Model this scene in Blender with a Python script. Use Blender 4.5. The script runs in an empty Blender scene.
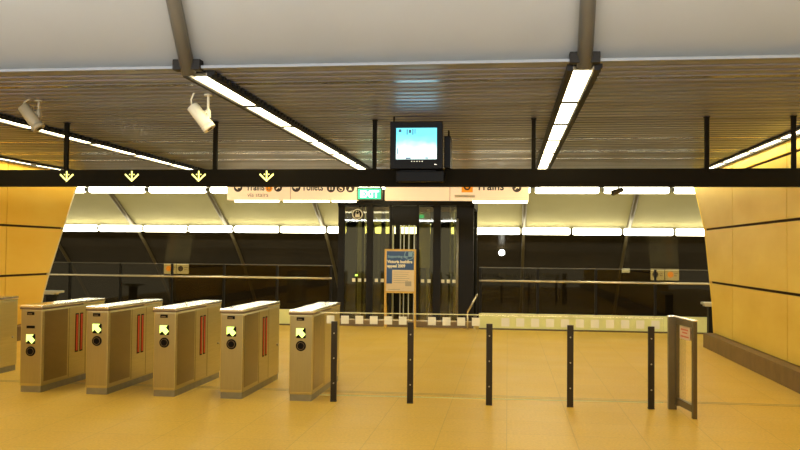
import bpy, bmesh, math, random
from mathutils import Vector, Matrix
random.seed(4)
S = bpy.context.scene
COL = S.collection
PI = math.pi

# ------------------------------------------------------------------ materials
def nt(name):
    m = bpy.data.materials.new(name); m.use_nodes = True
    n = m.node_tree.nodes; l = m.node_tree.links
    return m, n, l, n['Principled BSDF']

def mat(name, col, rough=.5, metal=0., noise=0., nscale=8., stretch=(1, 1, 1), bump=0., col2=None, spec=.5):
    m, n, l, b = nt(name)
    b.inputs['Roughness'].default_value = rough
    b.inputs['Metallic'].default_value = metal
    b.inputs['Specular IOR Level'].default_value = spec
    tc = n.new('ShaderNodeTexCoord'); mp = n.new('ShaderNodeMapping')
    mp.inputs['Scale'].default_value = stretch
    l.new(tc.outputs['Object'], mp.inputs['Vector'])
    tx = n.new('ShaderNodeTexNoise'); tx.inputs['Scale'].default_value = nscale
    tx.inputs['Detail'].default_value = 4
    l.new(mp.outputs[0], tx.inputs['Vector'])
    cr = n.new('ShaderNodeValToRGB')
    c2 = col2 or tuple(c * (1 - noise) for c in col)
    cr.color_ramp.elements[0].position = .3; cr.color_ramp.elements[1].position = .7
    cr.color_ramp.elements[0].color = (*c2, 1); cr.color_ramp.elements[1].color = (*col, 1)
    l.new(tx.outputs['Fac'], cr.inputs['Fac']); l.new(cr.outputs['Color'], b.inputs['Base Color'])
    if bump:
        bp = n.new('ShaderNodeBump'); bp.inputs['Strength'].default_value = bump
        bp.inputs['Distance'].default_value = .01
        l.new(tx.outputs['Fac'], bp.inputs['Height']); l.new(bp.outputs[0], b.inputs['Normal'])
    return m

def emit(name, col, strength):
    m, n, l, b = nt(name)
    b.inputs['Base Color'].default_value = (*col, 1)
    b.inputs['Emission Color'].default_value = (*col, 1)
    b.inputs['Emission Strength'].default_value = strength
    b.inputs['Roughness'].default_value = .6
    return m

def glass(name, tint, gloss=.08, rough=.02, gcol=(1, 1, 1)):
    m = bpy.data.materials.new(name); m.use_nodes = True
    n = m.node_tree.nodes; l = m.node_tree.links; n.clear()
    o = n.new('ShaderNodeOutputMaterial'); mx = n.new('ShaderNodeMixShader')
    t = n.new('ShaderNodeBsdfTransparent'); t.inputs[0].default_value = (*tint, 1)
    g = n.new('ShaderNodeBsdfGlossy'); g.inputs['Roughness'].default_value = rough
    g.inputs['Color'].default_value = (*gcol, 1)
    lw = n.new('ShaderNodeLayerWeight'); lw.inputs[0].default_value = .3
    ma = n.new('ShaderNodeMath'); ma.operation = 'MULTIPLY_ADD'
    ma.inputs[1].default_value = .35; ma.inputs[2].default_value = gloss
    l.new(lw.outputs['Fresnel'], ma.inputs[0]); l.new(ma.outputs[0], mx.inputs[0])
    l.new(t.outputs[0], mx.inputs[1]); l.new(g.outputs[0], mx.inputs[2]); l.new(mx.outputs[0], o.inputs[0])
    return m

def floor_mat():
    m, n, l, b = nt('floor_tiles')
    tc = n.new('ShaderNodeTexCoord')
    br = n.new('ShaderNodeTexBrick'); br.offset = 0; br.inputs['Scale'].default_value = 1
    br.inputs['Brick Width'].default_value = .6; br.inputs['Row Height'].default_value = .6
    br.inputs['Mortar Size'].default_value = .004; br.inputs['Mortar Smooth'].default_value = .3
    br.inputs['Color1'].default_value = FLOOR1; br.inputs['Color2'].default_value = FLOOR2
    br.inputs['Mortar'].default_value = FLOORM
    l.new(tc.outputs['Object'], br.inputs['Vector'])
    no = n.new('ShaderNodeTexNoise'); no.inputs['Scale'].default_value = 40; no.inputs['Detail'].default_value = 8
    l.new(tc.outputs['Object'], no.inputs['Vector'])
    mr = n.new('ShaderNodeMapRange'); mr.inputs['To Min'].default_value = .76; mr.inputs['To Max'].default_value = 1.22
    l.new(no.outputs['Fac'], mr.inputs['Value'])
    mx = n.new('ShaderNodeVectorMath'); mx.operation = 'SCALE'
    l.new(br.outputs['Color'], mx.inputs[0]); l.new(mr.outputs[0], mx.inputs['Scale'])
    l.new(mx.outputs[0], b.inputs['Base Color']); b.inputs['Specular IOR Level'].default_value = .2
    n2 = n.new('ShaderNodeTexNoise'); n2.inputs['Scale'].default_value = 1.3
    l.new(tc.outputs['Object'], n2.inputs['Vector'])
    m2 = n.new('ShaderNodeMapRange'); m2.inputs['To Min'].default_value = .3; m2.inputs['To Max'].default_value = .5
    l.new(n2.outputs['Fac'], m2.inputs['Value']); l.new(m2.outputs[0], b.inputs['Roughness'])
    return m
FLOOR1 = (.76, .50, .085, 1); FLOOR2 = (.735, .475, .078, 1); FLOORM = (.60, .395, .07, 1)

M = dict(
    floor=floor_mat(),
    steel=mat('brushed_steel', (.46, .395, .21), .32, .75, .08, 3, (40, 1, 1), .05),
    steel_side=mat('brushed_steel_side', (.60, .51, .23), .34, .7, .10, 3, (1, 1, 30), .05),
    side_dark=mat('dark_side_panel', (.33, .25, .11), .30, .7, .15, 2, (1, 1, 3), .0),  # darker front part of each gate side
    lid=mat('polished_steel_lid', (1, .97, .88), .15, .85, .02, 5),
    lid_edge=mat('lid_edge', (.20, .14, .07), .4, .5, .1, 5),
    plinth_metal=mat('plinth_metal', (.34, .33, .27), .4, .6, .2, 8),
    black=mat('black_plastic', (.004, .004, .004), .45, 0, .2, 10, spec=.12),
    black_metal=mat('black_metal', (.007, .006, .004), .5, 0, .2, 10, spec=.25),
    post=mat('fence_post_black', (.030, .022, .016), .4, .3, .2, 10),
    bolt=mat('bolt_steel', (.6, .56, .45), .3, .9, .1, 10),
    red=mat('red_paddle', (.75, .06, .012), .45, 0, .15, 9),
    gate_led=emit('gate_arrow_light', (.72, 1, .20), 1.3),
    led=emit('beam_arrow_light', (.95, .93, .22), 1.5),
    beam=mat('beam_dark_bronze', (.008, .006, .002), .7, 0, .2, 4, spec=.08),
    corr=mat('corrugated_ceiling_metal', (.26, .29, .48), .38, .65, .35, 1.2, (.6, 6, 1), 0, col2=(.17, .195, .27)),
    corr2=mat('corrugated_ceiling_dull', (.22, .25, .40), .44, .7, .35, 1.2, (.6, 6, 1), 0, col2=(.165, .17, .21)),
    corr3=mat('corrugated_ceiling_bright', (.28, .32, .44), .26, .75, .2, 1.2, (.6, 6, 1), 0),
    fascia=mat('ceiling_edge_fascia', (.20, .22, .25), .5, .3, .1, 4),
    vault=mat('vault_panel_pale', (.66, .68, .66), .85, 0, .04, 1.5),
    vault_far=mat('far_vault_panel', (.41, .37, .20), .75, 0, .08, 1.0),
    dark_wall=mat('dark_platform_wall', (.052, .036, .017), .25, 0, .45, .7, (1, 1, 1)),
    rib=mat('vault_rib_pipe', (.15, .145, .12), .4, .4, .15, 3),
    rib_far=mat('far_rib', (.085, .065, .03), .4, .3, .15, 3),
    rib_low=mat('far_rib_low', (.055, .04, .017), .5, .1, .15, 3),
    yellow=mat('yellow_wall_panel', (.95, .71, .155), .5, 0, .0, 1.1, (1, .6, 1.6), 0, col2=(.86, .60, .10), spec=.12),
    orange=mat('amber_wall_panel', (.95, .66, .14), .6, 0, .0, .8, (1, .6, 1.6), 0, col2=(.90, .55, .08), spec=.0),
    gap=mat('panel_joint', (.045, .025, .01), .8, spec=.1),
    wall_edge=mat('wall_edge_trim', (.75, .66, .40), .4, .2),
    skirt=mat('stone_skirting', (.22, .13, .048), .45, 0, .3, 5),
    upstand=mat('pale_upstand', (.84, .88, .42), .5, 0, .08, 4),
    tube=emit('fluorescent_tube', (1, .93, .66), 6),
    diffuser=emit('ceiling_diffuser', (1, .88, .54), 11),
    tray=mat('light_tray', (.008, .007, .006), .6, 0, spec=.2),
    tray_inner=mat('light_tray_lip', (.22, .19, .14), .4, .5),
    glass=glass('fence_glass', (1, 1, .985), .0),
    glass_edge=mat('glass_edge', (.80, .78, .42), .2, 0),
    glass_dark=glass('balustrade_glass', (.62, .58, .48), .01),
    glass_lift=glass('lift_glass', (.64, .64, .46), .05, .03),
    rail=mat('stainless_handrail', (.82, .76, .58), .25, .7, .1, 4),
    white=mat('white_marker', (.85, .84, .68), .6),
    camw=mat('camera_housing', (.74, .70, .52), .45, 0, .06, 8),
    camshade=mat('camera_housing_shaded', (.34, .29, .18), .5, 0, .1, 8),  # same white housing, its colour darkened to stand in for shade
    screen_glass=None,
    sign=emit('sign_face', (.80, .62, .36), .46),
    signtxt=mat('sign_text', (.07, .045, .03), .6),
    signtxt2=mat('sign_small_text', (.40, .28, .16), .6),
    orange_dot=emit('orange_symbol', (.90, .30, .01), .35),  # slight glow replaces light falling on the orange symbols
    exit=emit('exit_green', (.03, .50, .20), 1.3),
    exitw=emit('exit_white', (.85, 1, .85), 2.2),
    wood=mat('yellow_timber', (.78, .50, .10), .45, 0, .15, 6, (1, 1, 8)),
    blue=mat('poster_blue', (.035, .10, .28), .5, 0, .1, 6),
    cream=mat('poster_cream', (.78, .66, .46), .6, 0, .05, 12),
    lightblue=mat('poster_light_blue', (.22, .42, .60), .5),
    paper_text=mat('poster_grey_text', (.42, .38, .30), .6),
    lift_white=emit('lift_light', (1, .95, .75), 2.5),
    grey_bar=mat('pale_metal_bar', (.72, .70, .56), .35, .3),
    lift_panel=mat('lift_back_panel', (.50, .48, .28), .5),
    greenled=emit('lift_call_light', (.45, .9, .08), 1.6),
    spot=emit('round_lamp', (1, .98, .85), 9),
    signboard=mat('platform_sign_face', (.70, .62, .36), .5),
    sticker=mat('pale_sticker', (.72, .55, .40), .5),
    gate_steel=mat('dark_gate_steel', (.17, .14, .085), .3, .6, .15, 4),
    stickred=mat('sticker_red', (.62, .16, .08), .5),
    sill=mat('joint_strip', (.60, .44, .14), .35, .2, .2, 20),
)
def screen_mat():
    m, n, l, b = nt('monitor_picture')
    tc = n.new('ShaderNodeTexCoord')
    mp = n.new('ShaderNodeMapping'); mp.inputs['Scale'].default_value = (1, 1, 1)
    l.new(tc.outputs['Object'], mp.inputs['Vector'])
    sp = n.new('ShaderNodeSeparateXYZ'); l.new(mp.outputs[0], sp.inputs[0])
    mr = n.new('ShaderNodeMapRange'); mr.inputs['From Min'].default_value = -.18; mr.inputs['From Max'].default_value = .18
    no = n.new('ShaderNodeTexNoise'); no.inputs['Scale'].default_value = 6
    l.new(tc.outputs['Object'], no.inputs['Vector'])
    ad = n.new('ShaderNodeMath'); ad.operation = 'MULTIPLY_ADD'; ad.inputs[1].default_value = .16
    l.new(no.outputs['Fac'], ad.inputs[0]); l.new(sp.outputs['Z'], ad.inputs[2])
    l.new(ad.outputs[0], mr.inputs['Value'])
    cr = n.new('ShaderNodeValToRGB'); l.new(mr.outputs[0], cr.inputs['Fac'])
    e = cr.color_ramp.elements; e[0].position = 0; e[0].color = (.55, .85, .80, 1); e[1].position = 1; e[1].color = (.10, .50, .62, 1)
    k = e.new(.35); k.color = (.75, 1, .95, 1); k = e.new(.62); k.color = (.50, .92, .95, 1); k = e.new(.8); k.color = (.16, .62, .78, 1)
    b.inputs['Base Color'].default_value = (0, 0, 0, 1)
    l.new(cr.outputs['Color'], b.inputs['Emission Color']); b.inputs['Emission Strength'].default_value = 1.45
    return m
M['screen'] = screen_mat()

# ------------------------------------------------------------------ helpers
class MB:
    def __init__(s): s.bm = bmesh.new(); s.mi = 0
    def _fin(s, vs, mtx=None):
        if mtx is not None: bmesh.ops.transform(s.bm, matrix=mtx, verts=vs)
        for v in vs:
            for f in v.link_faces: f.material_index = s.mi
        return s
    def box(s, x0, x1, y0, y1, z0, z1, bev=0., mtx=None):
        r = bmesh.ops.create_cube(s.bm, size=1)['verts']
        bmesh.ops.transform(s.bm, verts=r, matrix=Matrix.Translation(((x0 + x1) / 2, (y0 + y1) / 2, (z0 + z1) / 2)) @ Matrix.Diagonal((abs(x1 - x0), abs(y1 - y0), abs(z1 - z0), 1)))
        if bev:
            es = list({e for v in r for e in v.link_edges})
            q = bmesh.ops.bevel(s.bm, geom=es, offset=bev, segments=2, affect='EDGES', profile=.7)
            r = list({v for f in q['faces'] for v in f.verts} | {v for v in r if v.is_valid})
        return s._fin(r, mtx)
    def cyl(s, a, b, r, r2=None, seg=16):
        a = Vector(a); b = Vector(b); d = b - a
        q = bmesh.ops.create_cone(s.bm, cap_ends=True, segments=seg, radius1=r, radius2=r if r2 is None else r2, depth=d.length)['verts']
        mt = Matrix.Translation((a + b) / 2) @ d.to_track_quat('Z', 'Y').to_matrix().to_4x4()
        for v in q:
            for f in v.link_faces:
                if len(f.verts) == 4: f.smooth = True
        return s._fin(q, mt)
    def sph(s, c, r, seg=16):
        q = bmesh.ops.create_uvsphere(s.bm, u_segments=seg, v_segments=seg // 2, radius=r)['verts']
        for v in q:
            for f in v.link_faces: f.smooth = True
        return s._fin(q, Matrix.Translation(c))
    def tube(s, pts, r, seg=10):
        pts = [Vector(p) for p in pts]; rings = []
        up0 = None
        for i, p in enumerate(pts):
            t = (pts[min(i + 1, len(pts) - 1)] - pts[max(i - 1, 0)]).normalized()
            if up0 is None: up0 = t.orthogonal().normalized()
            u = (up0 - t * up0.dot(t)).normalized(); up0 = u; w = t.cross(u)
            rr = r[i] if isinstance(r, (list, tuple)) else r
            rings.append([s.bm.verts.new(p + (u * math.cos(2 * PI * k / seg) + w * math.sin(2 * PI * k / seg)) * rr) for k in range(seg)])
        for a, b in zip(rings, rings[1:]):
            for k in range(seg):
                f = s.bm.faces.new((a[k], a[(k + 1) % seg], b[(k + 1) % seg], b[k])); f.smooth = True; f.material_index = s.mi
        for rg in (rings[0][::-1], rings[-1]): f = s.bm.faces.new(rg); f.material_index = s.mi
        return s
    def prism(s, pts, d, mtx=None):
        """pts: 3D polygon, extruded by vector d"""
        d = Vector(d)
        a = [s.bm.verts.new(p) for p in pts]; b = [s.bm.verts.new(Vector(p) + d) for p in pts]
        n = len(a); fs = [s.bm.faces.new(a), s.bm.faces.new(b[::-1])]
        for k in range(n): fs.append(s.bm.faces.new((a[k], b[k], b[(k + 1) % n], a[(k + 1) % n])))
        for f in fs: f.material_index = s.mi
        if mtx is not None: bmesh.ops.transform(s.bm, matrix=mtx, verts=a + b)
        return s
    def ring(s, c, r0, r1, d, seg=28):
        """flat annulus facing -Y"""
        for k in range(seg):
            a0 = 2 * PI * k / seg; a1 = 2 * PI * (k + 1) / seg
            P = [(c[0] + r * math.cos(a), c[1], c[2] + r * math.sin(a)) for r, a in ((r0, a0), (r1, a0), (r1, a1), (r0, a1))]
            s.prism(P, (0, d, 0))
        return s
    def m(s, i): s.mi = i; return s
    def build(s, name, mats, parent=None, loc=None):
        bmesh.ops.recalc_face_normals(s.bm, faces=s.bm.faces)
        me = bpy.data.meshes.new(name); s.bm.to_mesh(me); s.bm.free()
        for m_ in (mats if isinstance(mats, (list, tuple)) else [mats]): me.materials.append(M[m_])
        o = bpy.data.objects.new(name, me); COL.objects.link(o)
        if parent is not None: o.parent = parent
        if loc is not None: o.location = loc
        return o

def tag(o, label=None, cat=None, group=None, kind=None):
    if label: o['label'] = label
    if cat: o['category'] = cat
    if group: o['group'] = group
    if kind: o['kind'] = kind
    return o
def thing(name, label, cat, loc=(0, 0, 0), rz=0, group=None):
    o = bpy.data.objects.new(name, None); COL.objects.link(o)
    o.empty_display_size = .1
    o.location = loc; o.rotation_euler = (0, 0, rz)
    return tag(o, label, cat, group)
def struct(mb, name, mats): return tag(mb.build(name, mats), kind='structure')
def copy_tree(o, parent=None):
    c = o.copy(); COL.objects.link(c)
    if parent is not None: c.parent = parent
    for ch in list(o.children): copy_tree(ch, c)
    return c
def text(body, size, loc, mname, parent, name='lettering', align='LEFT', rot=(PI / 2, 0, 0), bold=0.0, sx=1.0):
    cu = bpy.data.curves.new(name, 'FONT'); cu.body = body; cu.size = size; cu.align_x = align
    cu.extrude = .001; cu.offset = bold; cu.resolution_u = 3
    t = bpy.data.objects.new('tmp_text', cu); COL.objects.link(t)
    dg = bpy.context.evaluated_depsgraph_get()
    me = bpy.data.meshes.new_from_object(t.evaluated_get(dg))
    bpy.data.objects.remove(t); me.materials.clear(); me.materials.append(M[mname])
    o = bpy.data.objects.new(name, me); COL.objects.link(o); o.parent = parent
    o.location = loc; o.rotation_euler = rot; o.scale = (sx, 1, 1)
    return o

# ------------------------------------------------------------------ setting
ZC = 3.17
mb = MB(); mb.box(-13, 9, -5, 18.12, -.3, 0); mb.box(-3.75, -.66, 18.12, 20.9, -.3, 0)
struct(mb, 'floor', 'floor')
mb = MB(); mb.box(-8.6, 3.55, 9.72, 9.745, 0, .003); mb.box(-8.6, 3.55, 9.80, 9.825, 0, .003)
k = -5.8
struct(mb, 'trim_1', 'sill')
# platform level far below the concourse
mb = MB(); mb.box(-24, 16, 18.5, 34, -3.3, -3.0); struct(mb, 'floor_lower', 'dark_wall')

# corrugated flat ceiling, ridges run across the hall
prof = []
y = 6.95; p = .19
while y < 19.95:
    prof += [(y, ZC), (y + p * .55, ZC), (y + p * .62, ZC + .014), (y + p * .93, ZC + .014)]
    y += p
prof.append((y, ZC))
bm = bmesh.new()
rows = [[bm.verts.new((x, a, b)) for x in (-12.5, 3.75)] for a, b in prof]
for k, (a, b) in enumerate(zip(rows, rows[1:])):
    f = bm.faces.new((a[0], a[1], b[1], b[0]))
    if k % 4 == 0: tone = random.choice((0, 0, 0, 1, 1, 2))
    f.material_index = tone if k % 4 == 0 else (1 if k % 4 == 2 else 0)
mb = MB(); mb.bm.free(); mb.bm = bm
mb.box(-12.5, 3.75, 6.95, 20.0, ZC + .05, ZC + .14)
struct(mb, 'ceiling', ['corr', 'corr2', 'corr3'])
mb = MB(); mb.box(-12.5, 3.75, 6.86, 6.95, ZC - .005, ZC + .02, .004); mb.box(-12.5, 3.75, 20.0, 20.08, ZC - .03, ZC + .3)
struct(mb, 'trim_2', 'fascia')

# pale vault overhead (near side)
def sheet(profile, x0, x1, name, m_, thick=.1, dirn=1, nx=1):
    bm = bmesh.new()
    n = len(profile); A = []
    for i, (a, b) in enumerate(profile):
        A.append([bm.verts.new((x, a, b)) for x in (x0, x1)])
    for a, b in zip(A, A[1:]):
        f = bm.faces.new((a[0], a[1], b[1], b[0])); f.smooth = True
    bmesh.ops.solidify(bm, geom=bm.faces[:], thickness=thick * dirn)
    q = MB(); q.bm.free(); q.bm = bm
    return struct(q, name, m_)
near = [(6.95, 3.19), (6.28, 4.18), (6.0, 4.50), (5.4, 5.05), (4.4, 5.6), (3, 5.95), (1.5, 6.1), (-1, 6.2), (-5, 6.2)]
sheet(near, -13, 9, 'ceiling_vault', 'vault', .08, -1)
# pipe ribs on the near vault
n_tr = 3
for X in (-5.9, -2.70, .60, 3.85):
    mb = MB(); pts = [(X, a - .065, b - .04) for a, b in near]
    mb.tube([(X, 6.90, 3.13)] + pts[1:], .062, 14)
    mb.m(1).box(X - .12, X + .12, 6.83, 6.93, 3.15, 3.24, .01)
    struct(mb, 'trim_%d' % n_tr, ['rib', 'tray']); n_tr += 1

# far side of the cavern: pale leaning panels above, dark glossy cladding below
far_up = [(21.5, 6.4), (22.6, 5.5), (24.6, 4.2), (25.7, 3.45), (26.7, 2.88), (27.75, 2.32)]
far_lo = [(27.75, 2.32), (28.6, 1.7), (29.4, 1.05), (30.3, .25), (31.2, -.6), (32.6, -2.2), (33.2, -3.1)]
sheet(far_up, -24, 16, 'wall_back_upper', 'vault_far', .1, 1)
sheet(far_lo, -24, 16, 'wall_back_lower', 'dark_wall', .1, 1)
for i in range(-1, 8):
    X = 3.77 - 3.27 * i + (0)
    mb = MB(); mb.tube([(X, a - .05, b - .04) for a, b in far_up], .075, 10)
    mb.m(1).tube([(X, a - .03, b - .02) for a, b in far_lo], .055, 10)
    struct(mb, 'trim_%d' % n_tr, ['rib_far', 'rib_low']); n_tr += 1
# side walls of coloured panels whose far edge follows the vault
def edge_right(z):
    P = [(-.1, 15.5), (.26, 15.55), (.83, 15.68), (1.16, 15.84), (2.08, 16.23), (2.88, 17.05), (3.3, 17.6)]
    for (z0, y0), (z1, y1) in zip(P, P[1:]):
        if z <= z1: return y0 + (y1 - y0) * (z - z0) / (z1 - z0)
    return P[-1][1]
def edge_left(z):
    P = [(-.1, 14.75), (.3, 14.85), (.84, 15.05), (1.15, 15.2), (2.02, 15.68), (2.78, 16.1), (3.3, 16.5)]
    for (z0, y0), (z1, y1) in zip(P, P[1:]):
        if z <= z1: return y0 + (y1 - y0) * (z - z0) / (z1 - z0)
    return P[-1][1]
def side_wall(X, sgn, edge, zs, ys, name, m_, m_edge):
    mb = MB()
    # backing
    N = 12; zz = [ZC * k / N for k in range(N + 1)]
    poly = [(X + sgn * .03, -5, 0)] + [(X + sgn * .03, edge(z) - .015, z) for z in zz] + [(X + sgn * .03, -5, ZC)]
    mb.m(1).prism(poly, (sgn * .12, 0, 0))
    # upper wall in front of the flat ceiling, up to the vault
    up = [(X + sgn * .03, -5, ZC)] + [(X + sgn * .03, 6.9, ZC)] + [(X + sgn * .03, a, b) for a, b in near[1:]]
    mb.m(0).prism(up, (sgn * .12, 0, 0))
    for zi, (z0, z1) in enumerate(zip(zs, zs[1:])):
        a0, a1 = z0 + .02, z1 - .02
        for y0, y1 in zip(ys, ys[1:] + [None]):
            g = .013
            if y1 is None:
                st = [a0 + (a1 - a0) * k / 6 for k in range(7)]
                pl = [(X, y0 + g, a0)] + [(X, edge(z), z) for z in st] + [(X, y0 + g, a1)]
            else:
                pl = [(X, y0 + g, a0), (X, y1 - g, a0), (X, y1 - g, a1), (X, y0 + g, a1)]
            mb.m(0).prism(pl, (sgn * .03, 0, 0))
    # thin pale return on the curved edge
    for k in range(N):
        z0, z1 = zz[k], zz[k + 1]
        mb.m(2).prism([(X - sgn * .008, edge(z0), z0), (X - sgn * .008, edge(z0) + .03, z0), (X - sgn * .008, edge(z1) + .03, z1), (X - sgn * .008, edge(z1), z1)], (sgn * .16, 0, 0))
    return struct(mb, name, [m_, 'gap', m_edge])
side_wall(3.6, 1, edge_right, [.24, 1.14, 2.09, 2.95, ZC - .0], [-5, .35, 3.17, 5.99, 8.81, 11.60, 14.30], 'wall_right', 'yellow', 'yellow')
side_wall(-8.65, -1, edge_left, [.24, 1.14, 2.02, 2.95, ZC - .0], [-5, -.3, 2.52, 5.34, 8.16, 10.98, 13.80], 'wall_left', 'orange', 'wall_edge')
mb = MB(); mb.box(3.43, 3.72, -5, 15.62, 0, .25, .006); struct(mb, 'baseboard_right', 'skirt')
mb = MB(); mb.box(-8.75, -8.48, -5, 14.95, 0, .25, .006); struct(mb, 'baseboard_left', 'skirt')

# ------------------------------------------------------------------ lights
def strip_light(X, w, y0, y1, label, corner=0):
    t = thing('strip_light', label, 'light', (X, y0, ZC))
    L = y1 - y0
    mb = MB(); h = .055
    if corner == 0:
        mb.box(-w - .055, -w - .01, 0, L, -h, -.002); mb.box(w + .01, w + .055, 0, L, -h, -.002)
        mb.m(1).box(-w - .01, -w, 0, L, -h + .01, -.004); mb.m(1).box(w, w + .01, 0, L, -h + .01, -.004)
        k = .0
        mb.m(0)
        while k < L - .1:
            mb.box(w + .05, w + .075, k, k + .065, -.035, -.002); k += .13
    else:
        s = corner
        mb.box(*sorted((s * (w + .01), s * (w + .06))), 0, L, -h, -.002)
        mb.m(1).box(*sorted((-s * w, -s * (w + .01))), 0, L, -h + .01, -.004); mb.m(0)
    mb.box(-w - .01, w + .01, 0, L, -.022, -.002)
    mb.build('housing', ['tray', 'tray_inner'], t)
    y = .16
    while y + .2 < L:
        e = min(y + 1.37, L - .03)
        MB().box(-w, w, y, e, -.034, -.022, .002).build('diffuser', 'diffuser', t)
        MB().box(-w, w, e + .01, e + .08, -.046, -.022).build('divider', 'tray', t)
        y += 1.46
    return t
strip_light(.60, .075, 6.97, 19.6, 'long ceiling strip light pointing to the lift, right of the hanging monitor')
strip_light(-2.65, .075, 6.97, 19.6, 'long ceiling strip light running back from beside the brightly lit white camera')
strip_light(-5.90, .075, 6.97, 19.6, 'long ceiling strip light passing behind the shaded camera on the left')
strip_light(3.49, .045, 6.97, 17.2, 'strip light along the top of the yellow right wall', 1)
strip_light(-8.52, .045, 6.97, 16.8, 'strip light along the top of the amber left wall', -1)

def tube_light(loc, label, group, r, L, hy, hz0, hz1):
    t = thing('tube_light', label, 'light', loc, group=group)
    MB().box(-L / 2, L / 2, .0, hy, hz0, hz1, .006).build('housing', 'rib', t)
    q = MB(); q.tube([(-L / 2 + .03, -.012 - r, 0), (-L / 2 + .07, -.012 - r, 0), (L / 2 - .07, -.012 - r, 0), (L / 2 - .03, -.012 - r, 0)], [r * .75, r, r, r * .75], 16)
    q.build('tube', 'tube', t)
    for s_ in (-1, 1):
        q = MB(); q.box(*sorted((s_ * (L / 2 - .03), s_ * L / 2)), -.02 - 1.6 * r, 0, -r * .55, r * .55, .004)
        q.build('end_cap', 'rib', t)
    return t
# row on the far edge of the flat ceiling
src = tube_light((-11.1, 19.94, ZC - .088), 'bright tube light in the row along the far edge of the corrugated ceiling', 'tube lights along the ceiling edge', .085, 1.5, .05, -.04, .087)
for k in range(1, 11): c = copy_tree(src); c.location.x = -11.1 + 1.555 * k
# row on the far cavern wall
src = tube_light((-14.55, 27.42, 2.31), 'bright tube light in the long row across the far cavern wall', 'tube lights across the far wall', .11, 1.56, .22, -.03, .03)
for k in range(1, 14): c = copy_tree(src); c.location.x = -14.55 + 1.575 * k

# the last tube of the far-edge row is joined by this lamp on the dark cladding
o = MB(); o.cyl((0, 0.1, 0), (0, -.05, 0), .10, seg=20)
o.m(1).sph((0, -.07, 0), .10)
t = o.build('round_lamp', ['rib', 'spot'], None, (-.2, 28.55, 1.62)); tag(t, 'small round white lamp glowing on the dark far wall', 'lamp')

# ------------------------------------------------------------------ ticket gates
def arrow_nw(q, c, s, y):
    # pixel style arrow pointing up and to the left
    cx, cz = c
    P = [(-.5, .5), (.30, .5), (.10, .27), (.5, -.16), (.2, -.5), (-.2, -.06), (-.42, -.28)]
    P = [(-.5, .5), (.34, .5), (.12, .26), (.5, -.12), (.14, -.5), (-.24, -.10), (-.5, -.34)]
    q.prism([(cx + a * s, y, cz + b * s) for a, b in P], (0, .004, 0))
def ticket_gate(extra_slot, left_pad, right_pad, knob):
    t = thing('ticket_gate', '', 'ticket gate')
    W = .13; L = 1.5
    q = MB(); q.box(-W, W, 0, L, .07, .935, .018)
    q.m(1).box(W - .001, W + .002, .60, .604, .09, .92); q.box(W - .001, W + .002, 1.00, 1.005, .09, .92)
    q.box(-W - .002, -W + .001, .60, .604, .09, .92); q.box(-W - .002, -W + .001, 1.00, 1.005, .09, .92)
    q.build('cabinet', ['steel_side', 'lid_edge'], t)
    q = MB(); q.box(-W + .012, W - .012, -.004, .012, .10, .925, .004); q.build('front_plate', 'steel', t)
    q = MB(); q.box(-W + .01, W - .01, .01, L - .01, 0, .072); q.build('plinth', 'plinth_metal', t)
    q = MB(); q.box(-W - .004, W + .004, -.012, .93, .957, .985, .006); q.m(1).box(-W - .006, W + .006, -.016, .93, .935, .958, .004)
    q.build('front_lid', ['lid', 'lid_edge'], t)
    q = MB(); q.box(-W - .004, W + .004, .945, L + .005, .950, .985, .006); q.m(1).box(-W, W, .945, L, .935, .952)
    q.build('rear_lid', ['lid', 'steel_side'], t)
    for s in (1, -1):
        q = MB(); q.box(*sorted((s * (W - .002), s * (W + .004))), .05, .56, .12, .915, .002); q.build('side_panel', 'side_dark', t)
        if (s > 0 and right_pad) or (s < 0 and left_pad):
            for y0 in (.760, .870):
                q = MB(); q.m(1).box(*sorted((s * (W - .002), s * (W + .003))), y0 - .012, y0 + .060, .37, .84)
                q.m(0).box(*sorted((s * W, s * (W + .007))), y0, y0 + .045, .385, .825, .006)
                q.build('paddle', ['red', 'black'], t)
    if knob:
        q = MB(); q.cyl((W, 1.38, .45), (W + .02, 1.38, .45), .014); q.build('lock', 'bolt', t)
    q = MB(); q.box(-.05, .035, -.012, 0, .872, .908, .004); q.m(1).box(-.038, .012, -.014, -.011, .880, .892)
    q.build('ticket_slot', ['black', 'lid_edge'], t)
    dz = 0
    if extra_slot:
        q = MB(); q.box(-.055, .045, -.009, 0, .722, .752, .003); q.build('card_slot', 'black', t); dz = -.135
    q = MB(); q.box(-.052, .052, -.009, 0, .682 + dz, .792 + dz, .008)
    s_ = q.build('arrow_display', 'black', t)
    q = MB(); arrow_nw(q, (0, .737 + dz), .104, -.013); q.build('arrow_symbol', 'gate_led', s_)
    q = MB(); q.cyl((0, 0, .598 + dz), (0, -.014, .598 + dz), .058, .054, 28); q.m(1).ring((0, -.016, .598 + dz), .036, .041, .002)
    q.build('card_reader', ['black', 'lid_edge'], t)
    return t
FY = 9.07
data = [(-5.355, 'steel ticket gate with two dark slots above its green arrow', True, 1, 1, 0),
        (-4.565, 'second steel ticket gate from the left, next to the one with two slots', False, 1, 1, 0),
        (-3.775, 'middle steel ticket gate of the row, with two gates on either side', False, 1, 1, 1),
        (-3.005, 'fourth full steel ticket gate, one short of the glass barrier', False, 1, 1, 1),
        (-2.225, 'steel ticket gate touching the glass barrier, without red strips', False, 1, 0, 0)]
for X, lab, ex, lp, rp, kn in data:
    g = ticket_gate(ex, lp, rp, kn); g.location = (X, FY, 0)
    tag(g, lab, group='ticket gates in a row')
g = ticket_gate(False, 0, 0, 1); g.location = (-6.64, FY + .12, 0)
tag(g, 'steel ticket gate cut off by the left picture edge, across the wide lane', group='ticket gates in a row')

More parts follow.
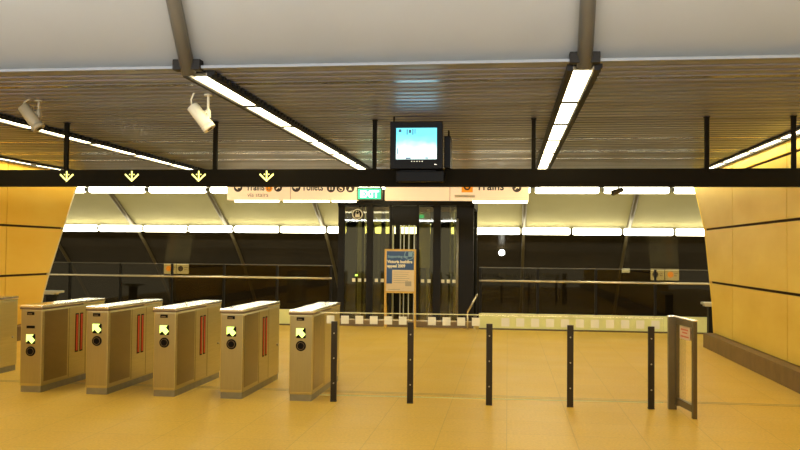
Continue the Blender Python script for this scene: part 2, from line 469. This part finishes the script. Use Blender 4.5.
# ------------------------------------------------------------------ glass barrier with black posts
bt = thing('glass_barrier', 'low glass barrier with five black posts and white square markers across the hall', 'barrier', (-1.868, 9.12, 0), math.atan2(.17, 3.378))
PX = [0, .833, 1.68, 2.538, 3.383]
for x in PX:
    q = MB(); q.box(x - .033, x + .033, -.012, .012, 0, .868, .003)
    q.box(x - .033, x + .033, -.02, .03, 0, .012)
    pst = q.build('post', 'post', bt)
    for z in (.20, .47, .74):
        q = MB(); q.cyl((x, -.012, z), (x, -.018, z), .008, seg=10); q.build('bolt', 'bolt', pst)
edges = [-.16, .833, 1.68, 2.538, 3.52]
for i, (a, b) in enumerate(zip(edges, edges[1:])):
    q = MB(); q.box(a + .004, b - .004, .018, .030, .07, .955)
    q.m(1).box(a + .004, b - .004, .018, .030, .956, .966); q.box(a + .004, b - .004, .018, .030, .060, .069)
    gl = q.build('glass_panel', ['glass', 'glass_edge'], bt)
    x = math.ceil((a + .03 - .07) / .158) * .158 + .07
    while x + .085 < b - .01:
        MB().box(x, x + .085, .0145, .0175, .842, .930).build('marker_square', 'white', gl); x += .158

# open swing gate at the right end of the barrier
d = Vector((1.856, 8.80, 0)) - Vector((1.775, 9.33, 0)); Lp = d.length
sg = thing('swing_gate', 'open steel framed glass swing gate with a small sticker, right end of the barrier', 'gate', (1.735, 9.33, 0))
q = MB(); q.box(-.045, .04, -.035, .035, 0, .975, .006); q.m(1).box(-.05, .045, -.04, .04, .975, .985, .003)
q.build('gate_post', ['gate_steel', 'lid'], sg)
R_ = Matrix.Translation((.04, -.01, 0)) @ Matrix.Rotation(math.atan2(d.y, d.x), 4, 'Z')
q = MB(); q.box(0, .04, -.02, .02, .04, .965, .004, R_); q.box(Lp - .05, Lp, -.02, .02, .0, .965, .004, R_)
q.box(.05, Lp - .05, -.02, .02, .06, .13, .004, R_); q.box(.05, Lp - .05, -.02, .02, .90, .965, .004, R_)
q.m(1).box(0, Lp, -.024, .024, .966, .978, .002, R_)
fr = q.build('gate_frame', ['gate_steel', 'lid'], sg)
q = MB(); q.box(.05, Lp - .05, -.006, .006, .13, .90, 0, R_); q.build('glass_pane', 'glass', sg)
q = MB()
for sgn in (-1, 1):
    q.m(0).box(.12, Lp - .12, *sorted((sgn * .007, sgn * .009)), .76, .89, 0, R_)
    for z, a, b in ((.86, .16, .36), (.83, .20, .34), (.79, .15, .38)):
        q.m(1).box(a, b, *sorted((sgn * .009, sgn * .0105)), z - .008, z + .008, 0, R_)
q.build('sticker', ['sticker', 'stickred'], sg)
q = MB()
for z in (.2, .8): q.cyl((.045, .0, z - .05), (.045, .0, z + .05), .016)
q.build('hinge', 'bolt', sg)

# ------------------------------------------------------------------ gantry beam
bt = thing('gantry_beam', 'long dark beam hanging across the hall above the gates with lit arrows', 'beam', (0, 9.70, 0))
MB().box(-8.6, 3.55, 0, .16, 2.388, 2.585, .004).build('beam', 'beam', bt)
for X in (-7.25, -5.37, -3.48, -1.55, .285, 2.19, 3.11):
    q = MB(); q.box(X - .023, X + .023, .06, .106, 2.58, 3.165); q.box(X - .03, X + .03, .05, .115, 3.160, 3.168)
    q.build('hanger', 'beam', bt)
for X in (-5.315, -4.485, -3.65, -2.82):
    q = MB(); s = .088; z = 2.508; y = -.004
    q.box(X - .007, X + .007, y, 0, z - .05, z + .060)
    for sg_ in (-1, 1):
        q.prism([(X, y, z - .068), (X + sg_ * s, y, z + .014), (X + sg_ * (s - .010), y, z + .028), (X, y, z - .050)], (0, .004, 0))
        q.box(X + sg_ * .026 - .006, X + sg_ * .026 + .006, y, 0, z + .012, z + .024)
    q.build('arrow_light', 'led', bt)

# ------------------------------------------------------------------ CRT monitor on the beam
mt = thing('monitor', 'black box monitor with a bright bluish picture standing on the dark beam', 'monitor', (-1.021, 9.40, 2.56))
w = .295; h = .528
q = MB(); q.box(-w, -.232, 0, .06, 0, h, .006); q.box(.232, w, 0, .06, 0, h, .006)
q.box(-.235, .235, 0, .06, .458, h, .004); q.box(-.235, .235, 0, .06, 0, .106, .004)
q.prism([(-w + .005, .05, .005), (w - .005, .05, .005), (w - .005, .05, h - .005), (-w + .005, .05, h - .005)], (0, .12, 0))
q.box(-w + .06, w - .06, .16, .36, .06, h - .06, .02)
q.build('housing', 'black', mt)
q = MB(); q.box(-.228, .228, -.176 * 0 + -.006, .006, -.178, .178, .003)
sc = q.build('screen', 'screen', mt); sc.location = (0, .022, .282)
q = MB()
for a, b, c, e in ((-.20, -.17, .13, .16), (-.11, -.10, .10, .16), (-.085, -.06, .12, .155), (-.045, -.035, .10, .165), (-.02, -.012, .11, .165), (-.215, -.205, -.12, -.05), (.10, .135, -.17, -.155), (-.12, -.06, -.172, -.155)):
    q.box(a, b, -.011, -.007, c, e)
q.build('picture_detail', 'blue', sc)
for k in range(5):
    q = MB(); q.box(-.055 + .03 * k, -.045 + .03 * k, -.004, 0, .076, .086, .001); q.build('button', 'bolt', mt)
q = MB(); q.box(.205, .232, -.003, 0, .04, .050); q.build('badge', 'bolt', mt)
br = thing('monitor_bracket', 'black bracket clamped on the beam just under the monitor', 'bracket', (-1.02, 9.52, 2.395))
q = MB(); q.box(-.24, .30, 0, .165, .03, .150, .01); q.build('clamp', 'black', br)
q = MB(); q.box(-.2, .2, .02, .18, .150, .160); q.build('plate', 'black', br)
cb = thing('side_box', 'narrow tall black box with a short stub antenna, right of the monitor', 'box', (-.685, 9.62, 2.585))
q = MB(); q.box(-.037, .037, -.06, .22, 0, .36, .008); q.build('casing', 'black', cb)
q = MB(); q.cyl((.012, 0, .35), (.012, 0, .43), .014, .009, 10); q.build('antenna', 'black', cb)
q = MB(); q.cyl((0, 0, 0), (.0, 0, .075), .012, .010, 10)
a = q.build('antenna', 'black', mt); a.location = (-.265, .1, .527)

# ------------------------------------------------------------------ security cameras
def security_camera(loc, direction, label, mm, flip=1):
    t = thing('security_camera', label, 'camera', loc)
    d = Vector(direction).normalized()
    back = -d * .14; front = d * .14
    q = MB(); q.tube([back, back * .96 , front * .97, front], [.050, .060, .062, .058], 22); q.build('body', mm, t)
    q = MB(); q.cyl(front, front + d * .006, .050, seg=22); q.m(0).cyl(front + d * .004, front + d * .012, .028, seg=18); q.build('lens', 'black', t)
    q = MB(); q.tube([front * .7 , front * 1.06], [.066, .066], 22); q.build('hood', mm, t)
    # ceiling bracket
    top = Vector((.055 * flip, .05, ZC - loc[2]))
    q = MB(); q.cyl(top, top - Vector((0, 0, .02)), .04, seg=18); q.cyl(top, (.055 * flip, .05, .075), .013, seg=12)
    q.sph((.055 * flip, .05, .065), .026); q.cyl((.055 * flip, .05, .065), (0, 0, .02), .022, seg=12)
    q.box(.03 * flip - .02, .03 * flip + .05, .02, .07, .0, .07, .01)
    q.build('bracket', mm, t)
    # cable loop
    b = Vector(back)
    return t, b
t, b = security_camera((-3.0, 8.0, 2.935), (.155, .03, -.20), 'brightly lit white security camera under the ceiling beside the long strip light', 'camw')
q = MB(); P = [b, b + Vector((-.01, 0, .06)), b + Vector((.015, 0, .12)), b + Vector((.05, .01, .165)), b + Vector((.09, .02, .16)), (.06, .05, ZC - 2.935)]
q.tube(P, .009, 8); q.build('cable', 'camw', t)
t, b = security_camera((-4.90, 8.2, 2.985), (.17, .03, -.23), 'shaded white security camera under the ceiling at the far left', 'camshade')
q = MB(); P = [b, b + Vector((.02, 0, .045)), b + Vector((.09, 0, .085)), b + Vector((.20, .01, .10)), b + Vector((.30, .02, .085)), b + Vector((.31, .03, ZC - 2.985 - b.z))]
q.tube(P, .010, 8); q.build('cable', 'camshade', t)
t = thing('security_camera', 'small dark camera hanging in front of the row of ceiling edge tubes', 'camera', (2.25, 18.0, 2.915))
q = MB(); q.cyl((-.11, -.05, -.035), (.10, .05, .045), .06, .05, 16); q.build('body', 'rib_far', t)
q = MB(); q.cyl((.02, 0, 0), (.02, 0, .255), .018, seg=10); q.build('bracket', 'rib_far', t)

# ------------------------------------------------------------------ direction signs
def disc(q, x, z, r, y=-.004): q.cyl((x, 0, z), (x, y, z), r, seg=24)
def sign_arrow(parent, x, z, r, ang):
    q = MB(); disc(q, x, z, r); d = q.build('arrow_symbol', 'signtxt', parent)
    q = MB(); c, s = math.cos(ang), math.sin(ang)
    def P(u, v): return (x + (u * c - v * s) * r, -.006, z + (u * s + v * c) * r)
    q.prism([P(-.6, -.13), (P(.1, -.13)), P(.1, -.5), P(.72, 0), P(.1, .5), P(.1, .13), P(-.6, .13)], (0, .002, 0))
    q.build('arrow', 'sign', d)
def sign_base(x0, x1, label, seam, z0=2.60, z1=2.98):
    t = thing('direction_sign', label, 'sign', (0, 16, 0))
    q = MB(); q.box(x0, x1, .0, .14, z0, z1, .004); q.m(1).box(seam - .005, seam + .005, -.002, 0, z0, z1)
    q.build('sign_box', ['sign', 'signtxt2'], t)
    return t
ls = sign_base(-5.44, -2.86, 'cream hanging sign pointing to trains via stairs and toilets', -4.17)
for a, b in ((-5.3, -4.42), (-4.32, -3.42), (-3.36, -2.9)):
    MB().box(a, b, .03, .10, 2.565, 2.598, .004).build('lamp', 'tube', ls)
for X in (-5.2, -3.1): MB().cyl((X, .07, 2.98), (X, .07, ZC), .015).build('hanger', 'black', ls)
sign_arrow(ls, -5.22, 2.845, .085, PI)
text('Trains', .205, (-5.06, -.003, 2.79), 'signtxt', ls, bold=.004, sx=.72)
text('via stairs', .12, (-5.03, -.003, 2.665), 'signtxt2', ls)
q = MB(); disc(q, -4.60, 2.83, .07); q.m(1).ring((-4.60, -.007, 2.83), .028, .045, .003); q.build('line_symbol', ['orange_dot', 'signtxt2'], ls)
sign_arrow(ls, -4.42, 2.845, .082, .75)
sign_arrow(ls, -4.06, 2.845, .085, PI)
text('Toilets', .205, (-3.95, -.003, 2.79), 'signtxt', ls, bold=.004, sx=.74)
for X, kind in ((-3.375, 0), (-3.185, 1), (-3.0, 2)):
    q = MB(); disc(q, X, 2.835, .083); d_ = q.build('toilet_symbol', 'signtxt', ls)
    q = MB(); y = -.006
    if kind == 0:
        for s in (-.026, .026):
            q.cyl((X + s, -.005, 2.877), (X + s, -.007, 2.877), .011, seg=10); q.box(X + s - .012, X + s + .012, y, y + .002, 2.80, 2.862)
    elif kind == 1:
        q.cyl((X, -.005, 2.885), (X, -.007, 2.885), .011, seg=10); q.box(X - .008, X + .008, y, y + .002, 2.825, 2.87); q.box(X, X + .035, y, y + .002, 2.818, 2.832); q.box(X + .028, X + .04, y, y + .002, 2.79, 2.825)
        q.ring((X, y, 2.815), .03, .04, .002)
    else:
        q.cyl((X, -.005, 2.885), (X, -.007, 2.885), .012, seg=10); q.prism([(X - .035, y, 2.79), (X + .035, y, 2.79), (X + .008, y, 2.87), (X - .008, y, 2.87)], (0, .002, 0))
    q.build('pictogram', 'sign', d_)
rs = sign_base(-2.33, .385, 'cream hanging sign for trains with an orange square, right of the green exit sign', -1.09)
for a, b in ((-.66, .36),): MB().box(a, b, .03, .10, 2.560, 2.598, .004).build('lamp', 'tube', rs)
for X in (-2.1, .2): MB().cyl((X, .07, 2.98), (X, .07, ZC), .015).build('hanger', 'black', rs)
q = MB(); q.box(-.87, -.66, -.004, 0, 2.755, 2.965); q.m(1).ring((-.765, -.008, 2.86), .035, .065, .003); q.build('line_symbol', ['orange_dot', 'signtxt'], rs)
text('Trains', .225, (-.60, -.003, 2.80), 'signtxt', rs, bold=.004, sx=.92)
sign_arrow(rs, .16, 2.845, .085, .75)
q = MB(); q.box(-1.0, -.62, -.003, 0, 2.66, 2.705); q.build('note_strip', 'cream', rs)

ex = thing('exit_sign', 'small green lit exit sign hanging between the two cream signs', 'sign', (-2.545, 15.5, 2.575))
q = MB(); q.box(-.235, .235, 0, .07, 0, .235, .006); q.build('housing', 'rib_far', ex)
q = MB(); q.box(-.215, .215, -.006, 0, .02, .21, .003); q.build('face', 'exit', ex)
text('EXIT', .17, (0, -.009, .055), 'exitw', ex, align='CENTER', bold=.006)
q = MB(); q.box(-.03, -.005, .02, .045, .23, ZC - 2.66); q.box(.190, .215, .02, .045, .23, ZC - 2.6); q.build('hanger', 'black', ex)
MB().box(-.20, .20, .0, .05, .25, .285, .004).build('lamp', 'tube', ex)

# ------------------------------------------------------------------ glass lift
Y0 = 18.3
lt = thing('glass_lift', 'glass walled lift with dark frame and a round lift sign in the middle', 'lift', (-2.2, Y0, 0))
X0, X1 = -1.49, 1.49
for a, b, y0, y1 in ((-1.49, -1.35, 0, .12), (-.86, -.72, 0, .08), (.60, .76, 0, .08), (1.10, 1.47, 0, .14),
                     (-1.49, -1.37, 2.1, 2.22), (1.35, 1.47, 2.1, 2.22), (-.36, -.30, 0.0, .06), (.235, .29, 0, .06), (-.5, -.4, 2.1, 2.2), (.35, .45, 2.1, 2.2)):
    MB().box(a, b, y0, y1, 0, 2.96).build('frame_post', 'black_metal', lt)
q = MB(); q.box(-1.5, 1.48, -.02, .16, 2.63, 2.69); q.box(-1.48, 1.46, .02, .14, 2.69, 2.98); q.box(-.30, .24, .02, .06, 1.40 + .8, 2.6)
q.box(-1.5, 1.48, 2.1, 2.22, 2.6, 2.98); q.box(-1.5, -1.4, 0, 2.2, 2.6, 2.98); q.box(1.38, 1.48, 0, 2.2, 2.6, 2.98)
q.build('header', 'black_metal', lt)
q = MB(); q.box(-1.49, 1.47, -.02, .12, 0, .13); q.m(1).box(-1.49, 1.47, -.03, -.02, .13, .16); q.m(0).box(-1.49, -1.40, .1, 2.2, 0, .13); q.box(1.38, 1.47, .1, 2.2, 0, .13); q.box(-1.49, 1.47, 2.1, 2.22, 0, .13)
q.build('sill', ['lid_edge', 'rail'], lt)
for a, b, sq in ((-1.35, -.86, (-1.17, -1.04, -.90)), (-.72, -.36, (-.67, -.54)), (.29, .60, (.34, .48)), (.76, 1.10, (.78, .90, 1.02))):
    q = MB(); q.box(a, b, .03, .042, .13, 2.6); gl = q.build('glass_panel', 'glass_lift', lt)
    for x in sq: MB().box(x, x + .07, .022, .028, .96, 1.035).build('marker_square', 'white', gl)
for sgn, X in ((-1, -1.44), (1, 1.42)):
    MB().box(X - .006, X + .006, .12, 2.1, .13, 2.6).build('glass_panel', 'glass_lift', lt)
MB().box(-1.37, 1.35, 2.15, 2.16, .13, 2.6).build('glass_panel', 'glass_lift', lt)
for x in (-.37, -.21, -.13, -.02, .10): MB().box(x, x + .022, .7, .72, .05, 2.32).build('vertical_bar', 'grey_bar', lt)
MB().box(-.30, .50, .55, .60, 2.225, 2.25).build('lamp', 'lift_white', lt)
MB().box(.26, .50, .35, .37, 1.27, 2.48).build('back_panel', 'lift_panel', lt)
MB().cyl((1.125, -.03, .2), (1.125, -.03, 2.35), .028).build('column', 'plinth_metal', lt)
for x, y, r_ in ((-1.0, .35, .05), (-1.12, .8, .03), (.92, .5, .035), (-.62, .9, .03), (.40, .9, .03), (1.0, 1.2, .03), (-1.25, 1.3, .04), (-.5, 1.5, .03)):
    MB().cyl((x, y, 0), (x, y, 2.6), r_).build('guide_rail', 'lift_panel', lt)
MB().box(-1.10, -1.05, -.01, 0.02, 1.085, 1.12).build('call_button', 'greenled', lt)
q = MB(); q.box(.245, .36, .3, .34, 2.37, 2.44); q.build('small_exit_sign', 'exit', lt)
for a, b in ((-1.34, -1.12), (-.99, -.94), (-.56, -.47), (.72, .94)):
    MB().box(a, b, .16, .22, .13, 2.6).build('tube_mask', 'black_metal', lt)  # dark uprights added to break the far tubes' light into spots
# round lift symbol
sy = MB(); sy.m(1).cyl((-1.065, .02, 2.435), (-1.065, -.0, 2.435), .125, seg=30); sy.m(0).ring((-1.065, -.004, 2.435), .095, .118, .004)
sy.box(-1.115, -1.015, -.004, 0, 2.365, 2.435)
for dx in (-.032, .032):
    sy.cyl((-1.065 + dx, 0, 2.455), (-1.065 + dx, -.005, 2.455), .013, seg=10)
sy.prism([(-1.10, -.004, 2.485), (-1.07, -.004, 2.485), (-1.085, -.004, 2.51)], (0, .004, 0)); sy.prism([(-1.06, -.004, 2.51), (-1.03, -.004, 2.51), (-1.045, -.004, 2.485)], (0, .004, 0))
sy.build('lift_symbol', ['white', 'black'], lt)

# ------------------------------------------------------------------ poster stand in front of the lift
ps = thing('poster_stand', 'yellow framed poster stand with a blue bushfire appeal poster before the lift', 'poster stand', (-2.255, 17.85, 0))
q = MB(); w = .335
for a, b in ((-w, -w + .035), (w - .035, w)): q.box(a, b, 0, .03, 0, 1.68, .003)
q.box(-w + .03, w - .03, 0, .03, 1.645, 1.68, .003); q.box(-w + .03, w - .03, 0, .03, .75, .79, .003)
q.build('frame', 'wood', ps)
q = MB()
for s in (-1, 1): q.box(s * (w - .02) - .012, s * (w - .02) + .012, .03, .055, 0, 1.4, 0, Matrix.Translation((0, 0, 1.4)) @ Matrix.Rotation(.12, 4, 'X') @ Matrix.Translation((0, 0, -1.4)))
q.build('rear_leg', 'wood', ps)
q = MB(); q.box(-w + .035, w - .035, .008, .022, .79, 1.645); bd = q.build('poster', 'cream', ps)
q = MB(); q.box(-w + .045, w - .045, .004, .0078, .95, 1.635); q.build('blue_field', 'blue', bd)
q = MB(); q.box(-.17, w - .045, .0015, .0038, .84, 1.24); q.build('text_panel', 'cream', bd)
q = MB()
for k in range(6): q.box(-.14, .20 - .03 * (k % 3), 0, .0014, 1.19 - .045 * k, 1.20 - .045 * k)
q.box(.11, .24, 0, .0014, .90, 1.0); q.box(-.26, .0, .006, .0078, .82, .832)
q.build('fine_print', 'paper_text', bd)
q = MB(); q.ring((.19, .002, 1.56), .09, .105, .0015); q.build('logo', 'lightblue', bd)
q = MB(); q.box(.17, .26, .001, .0035, 1.52, 1.62); q.build('logo', 'lightblue', bd)
text('Supporting the', .072, (-.27, .002, 1.50), 'lightblue', bd, name='small_lettering', bold=.002)
text('Victoria bushfire', .088, (-.275, .002, 1.385), 'white', bd, name='title_lettering', bold=.004, sx=.9)
text('appeal 2009', .088, (-.275, .002, 1.295), 'white', bd, name='title_lettering', bold=.004, sx=.9)

# ------------------------------------------------------------------ balustrades at the end of the floor
def balustrade(x0, x1, label, first, step, pm='black_metal'):
    t = thing('balustrade', label, 'balustrade', (0, 18.2, 0))
    MB().box(x0, x1, -.066, -.055, 0.001, .030).build('foot_strip', 'gate_steel', t)
    MB().box(x0, x1, -.055, .06, 0, .34, .004).build('upstand', 'upstand', t)
    q = MB(); q.tube([(x0, -.07, 1.03), (x1, -.07, 1.03)], .024, 12); q.build('handrail', 'rail', t)
    q = MB(); q.box(x0, x1, -.010, .010, 1.298, 1.316); q.build('top_channel', 'rib', t)
    x = first; xs = []
    while x < x1 + .01: xs.append(x); x += step
    for x in xs:
        q = MB(); q.box(x - .022, x + .022, -.03, .03, .34, 1.30); q.cyl((x, -.03, 1.0), (x, -.07, 1.02), .01, seg=8); q.build('post', pm, t)
    for a, b in zip(xs, xs[1:]):
        MB().box(a + .03, b - .03, -.006, .006, .36, 1.29).build('glass_panel', 'glass_dark', t)
    return t
balustrade(-.60, 7.8, 'glass balustrade with steel handrail and pale upstand right of the lift', -.575, 1.205)
balustrade(-12.3, -3.78, 'glass balustrade with steel handrail behind the ticket gates, left of the lift', -12.25, 1.205, 'black_metal')

q = MB(); q.tube([(0, 0, 0), (.20, 0, .38)], .022, 12); q.cyl((0, 0, -.36), (0, 0, .0), .018, seg=10)
o = q.build('slanted_handrail', 'rail', None, (-.835, 18.06, .36)); tag(o, 'short slanted steel rail beside the right foot of the lift', 'handrail')

def pedestal(loc, label, w0, side):
    t = thing('pedestal', label, 'pedestal', loc)
    q = MB(); q.box(-.08, .08, -.08, .08, 0, .70, .01); q.box(-.11, .11, -.11, .11, 0, .02, .004); q.build('post', 'black_metal', t)
    q = MB(); q.box(-w0, w0, -.14, .14, .72, .765, .012); q.box(-.10, .10, -.10, .10, .69, .72, .005); tp = q.build('top_plate', 'grey_bar', t)
    tp.location.x = side
    return t
pedestal((3.70, 16.1, 0), 'dark pedestal with a pale flat top at the far end of the yellow wall', .13, -.05)
pedestal((-9.2, 16.3, 0), 'dark pedestal with a pale flat top at the end of the amber wall', .2, .0)

# signs on the far dark cladding
def platform_sign(x, z, y, order, label):
    t = thing('platform_sign', label, 'sign', (x, y, z))
    for s, k in ((-.235, order[0]), (.235, order[1])):
        f = MB().box(s - .225, s + .225, 0, .03, -.19, .19, .005).build('sign_plate', 'signboard', t)
        q = MB(); disc(q, s - .07 if k == 'd' else s - .05, .0, .10)
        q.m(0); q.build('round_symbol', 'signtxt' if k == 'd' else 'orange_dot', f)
        q = MB(); q.box(s + .07, s + .19, -.003, 0, .03, .06); q.box(s + .07, s + .17, -.003, 0, -.05, -.02); q.build('small_lettering', 'signtxt2', f)
    return t
platform_sign(-11.8, .93, 29.28, 'od', 'small pale double sign on the far dark wall, left of the lift')
platform_sign(5.2, .94, 29.28, 'do', 'small pale double sign on the far dark wall, right of the lift')
o = MB().box(-.13, .13, 0, .03, -.07, .07, .005).build('wall_plate', 'white', None, (3.92, 29.2, 1.06)); tag(o, 'tiny white plate on the far dark wall beside the double sign', 'sign')

# ------------------------------------------------------------------ added fill lights, world, camera
def area(name, loc, rot, sx, sy, e, col):
    l = bpy.data.lights.new(name, 'AREA'); l.shape = 'RECTANGLE'; l.size = sx; l.size_y = sy; l.energy = e; l.color = col
    o = bpy.data.objects.new(name, l); COL.objects.link(o); o.location = loc; o.rotation_euler = rot; return o
area('vault_fill', (-2.0, 3.4, 2.75), (PI - .5, 0, 0), 13, .5, 400, (.97, .98, 1))  # unseen fill light added to brighten the near vault
area('concourse_fill', (-1, 2.0, 5.2), (0, 0, 0), 9, 2.0, 60, (1, .86, .48))  # unseen warm fill added above the near floor
area('far_wall_fill', (-4, 22.0, -2.6), (PI - .62, 0, 0), 24, 1.2, 750, (1, .86, .42))  # unseen fill added below to even out the far wall
w = bpy.data.worlds.new('World'); S.world = w; w.use_nodes = True
w.node_tree.nodes['Background'].inputs[0].default_value = (1, .84, .50, 1)
w.node_tree.nodes['Background'].inputs[1].default_value = .55

cam = bpy.data.cameras.new('Camera'); co = bpy.data.objects.new('Camera', cam); COL.objects.link(co)
cam.sensor_width = 36; cam.lens = 36 * 850 / 800
co.matrix_world = Matrix.Translation((0, 0, 1.64)) @ Matrix.Rotation(math.atan(108 / 850), 4, 'Z') @ Matrix.Rotation(PI / 2 + math.atan(26 / 850), 4, 'X') @ Matrix.Rotation(.010, 4, 'Z')
S.camera = co
S.view_settings.view_transform = 'Standard'
S.view_settings.look = 'None'
S.view_settings.exposure = .72
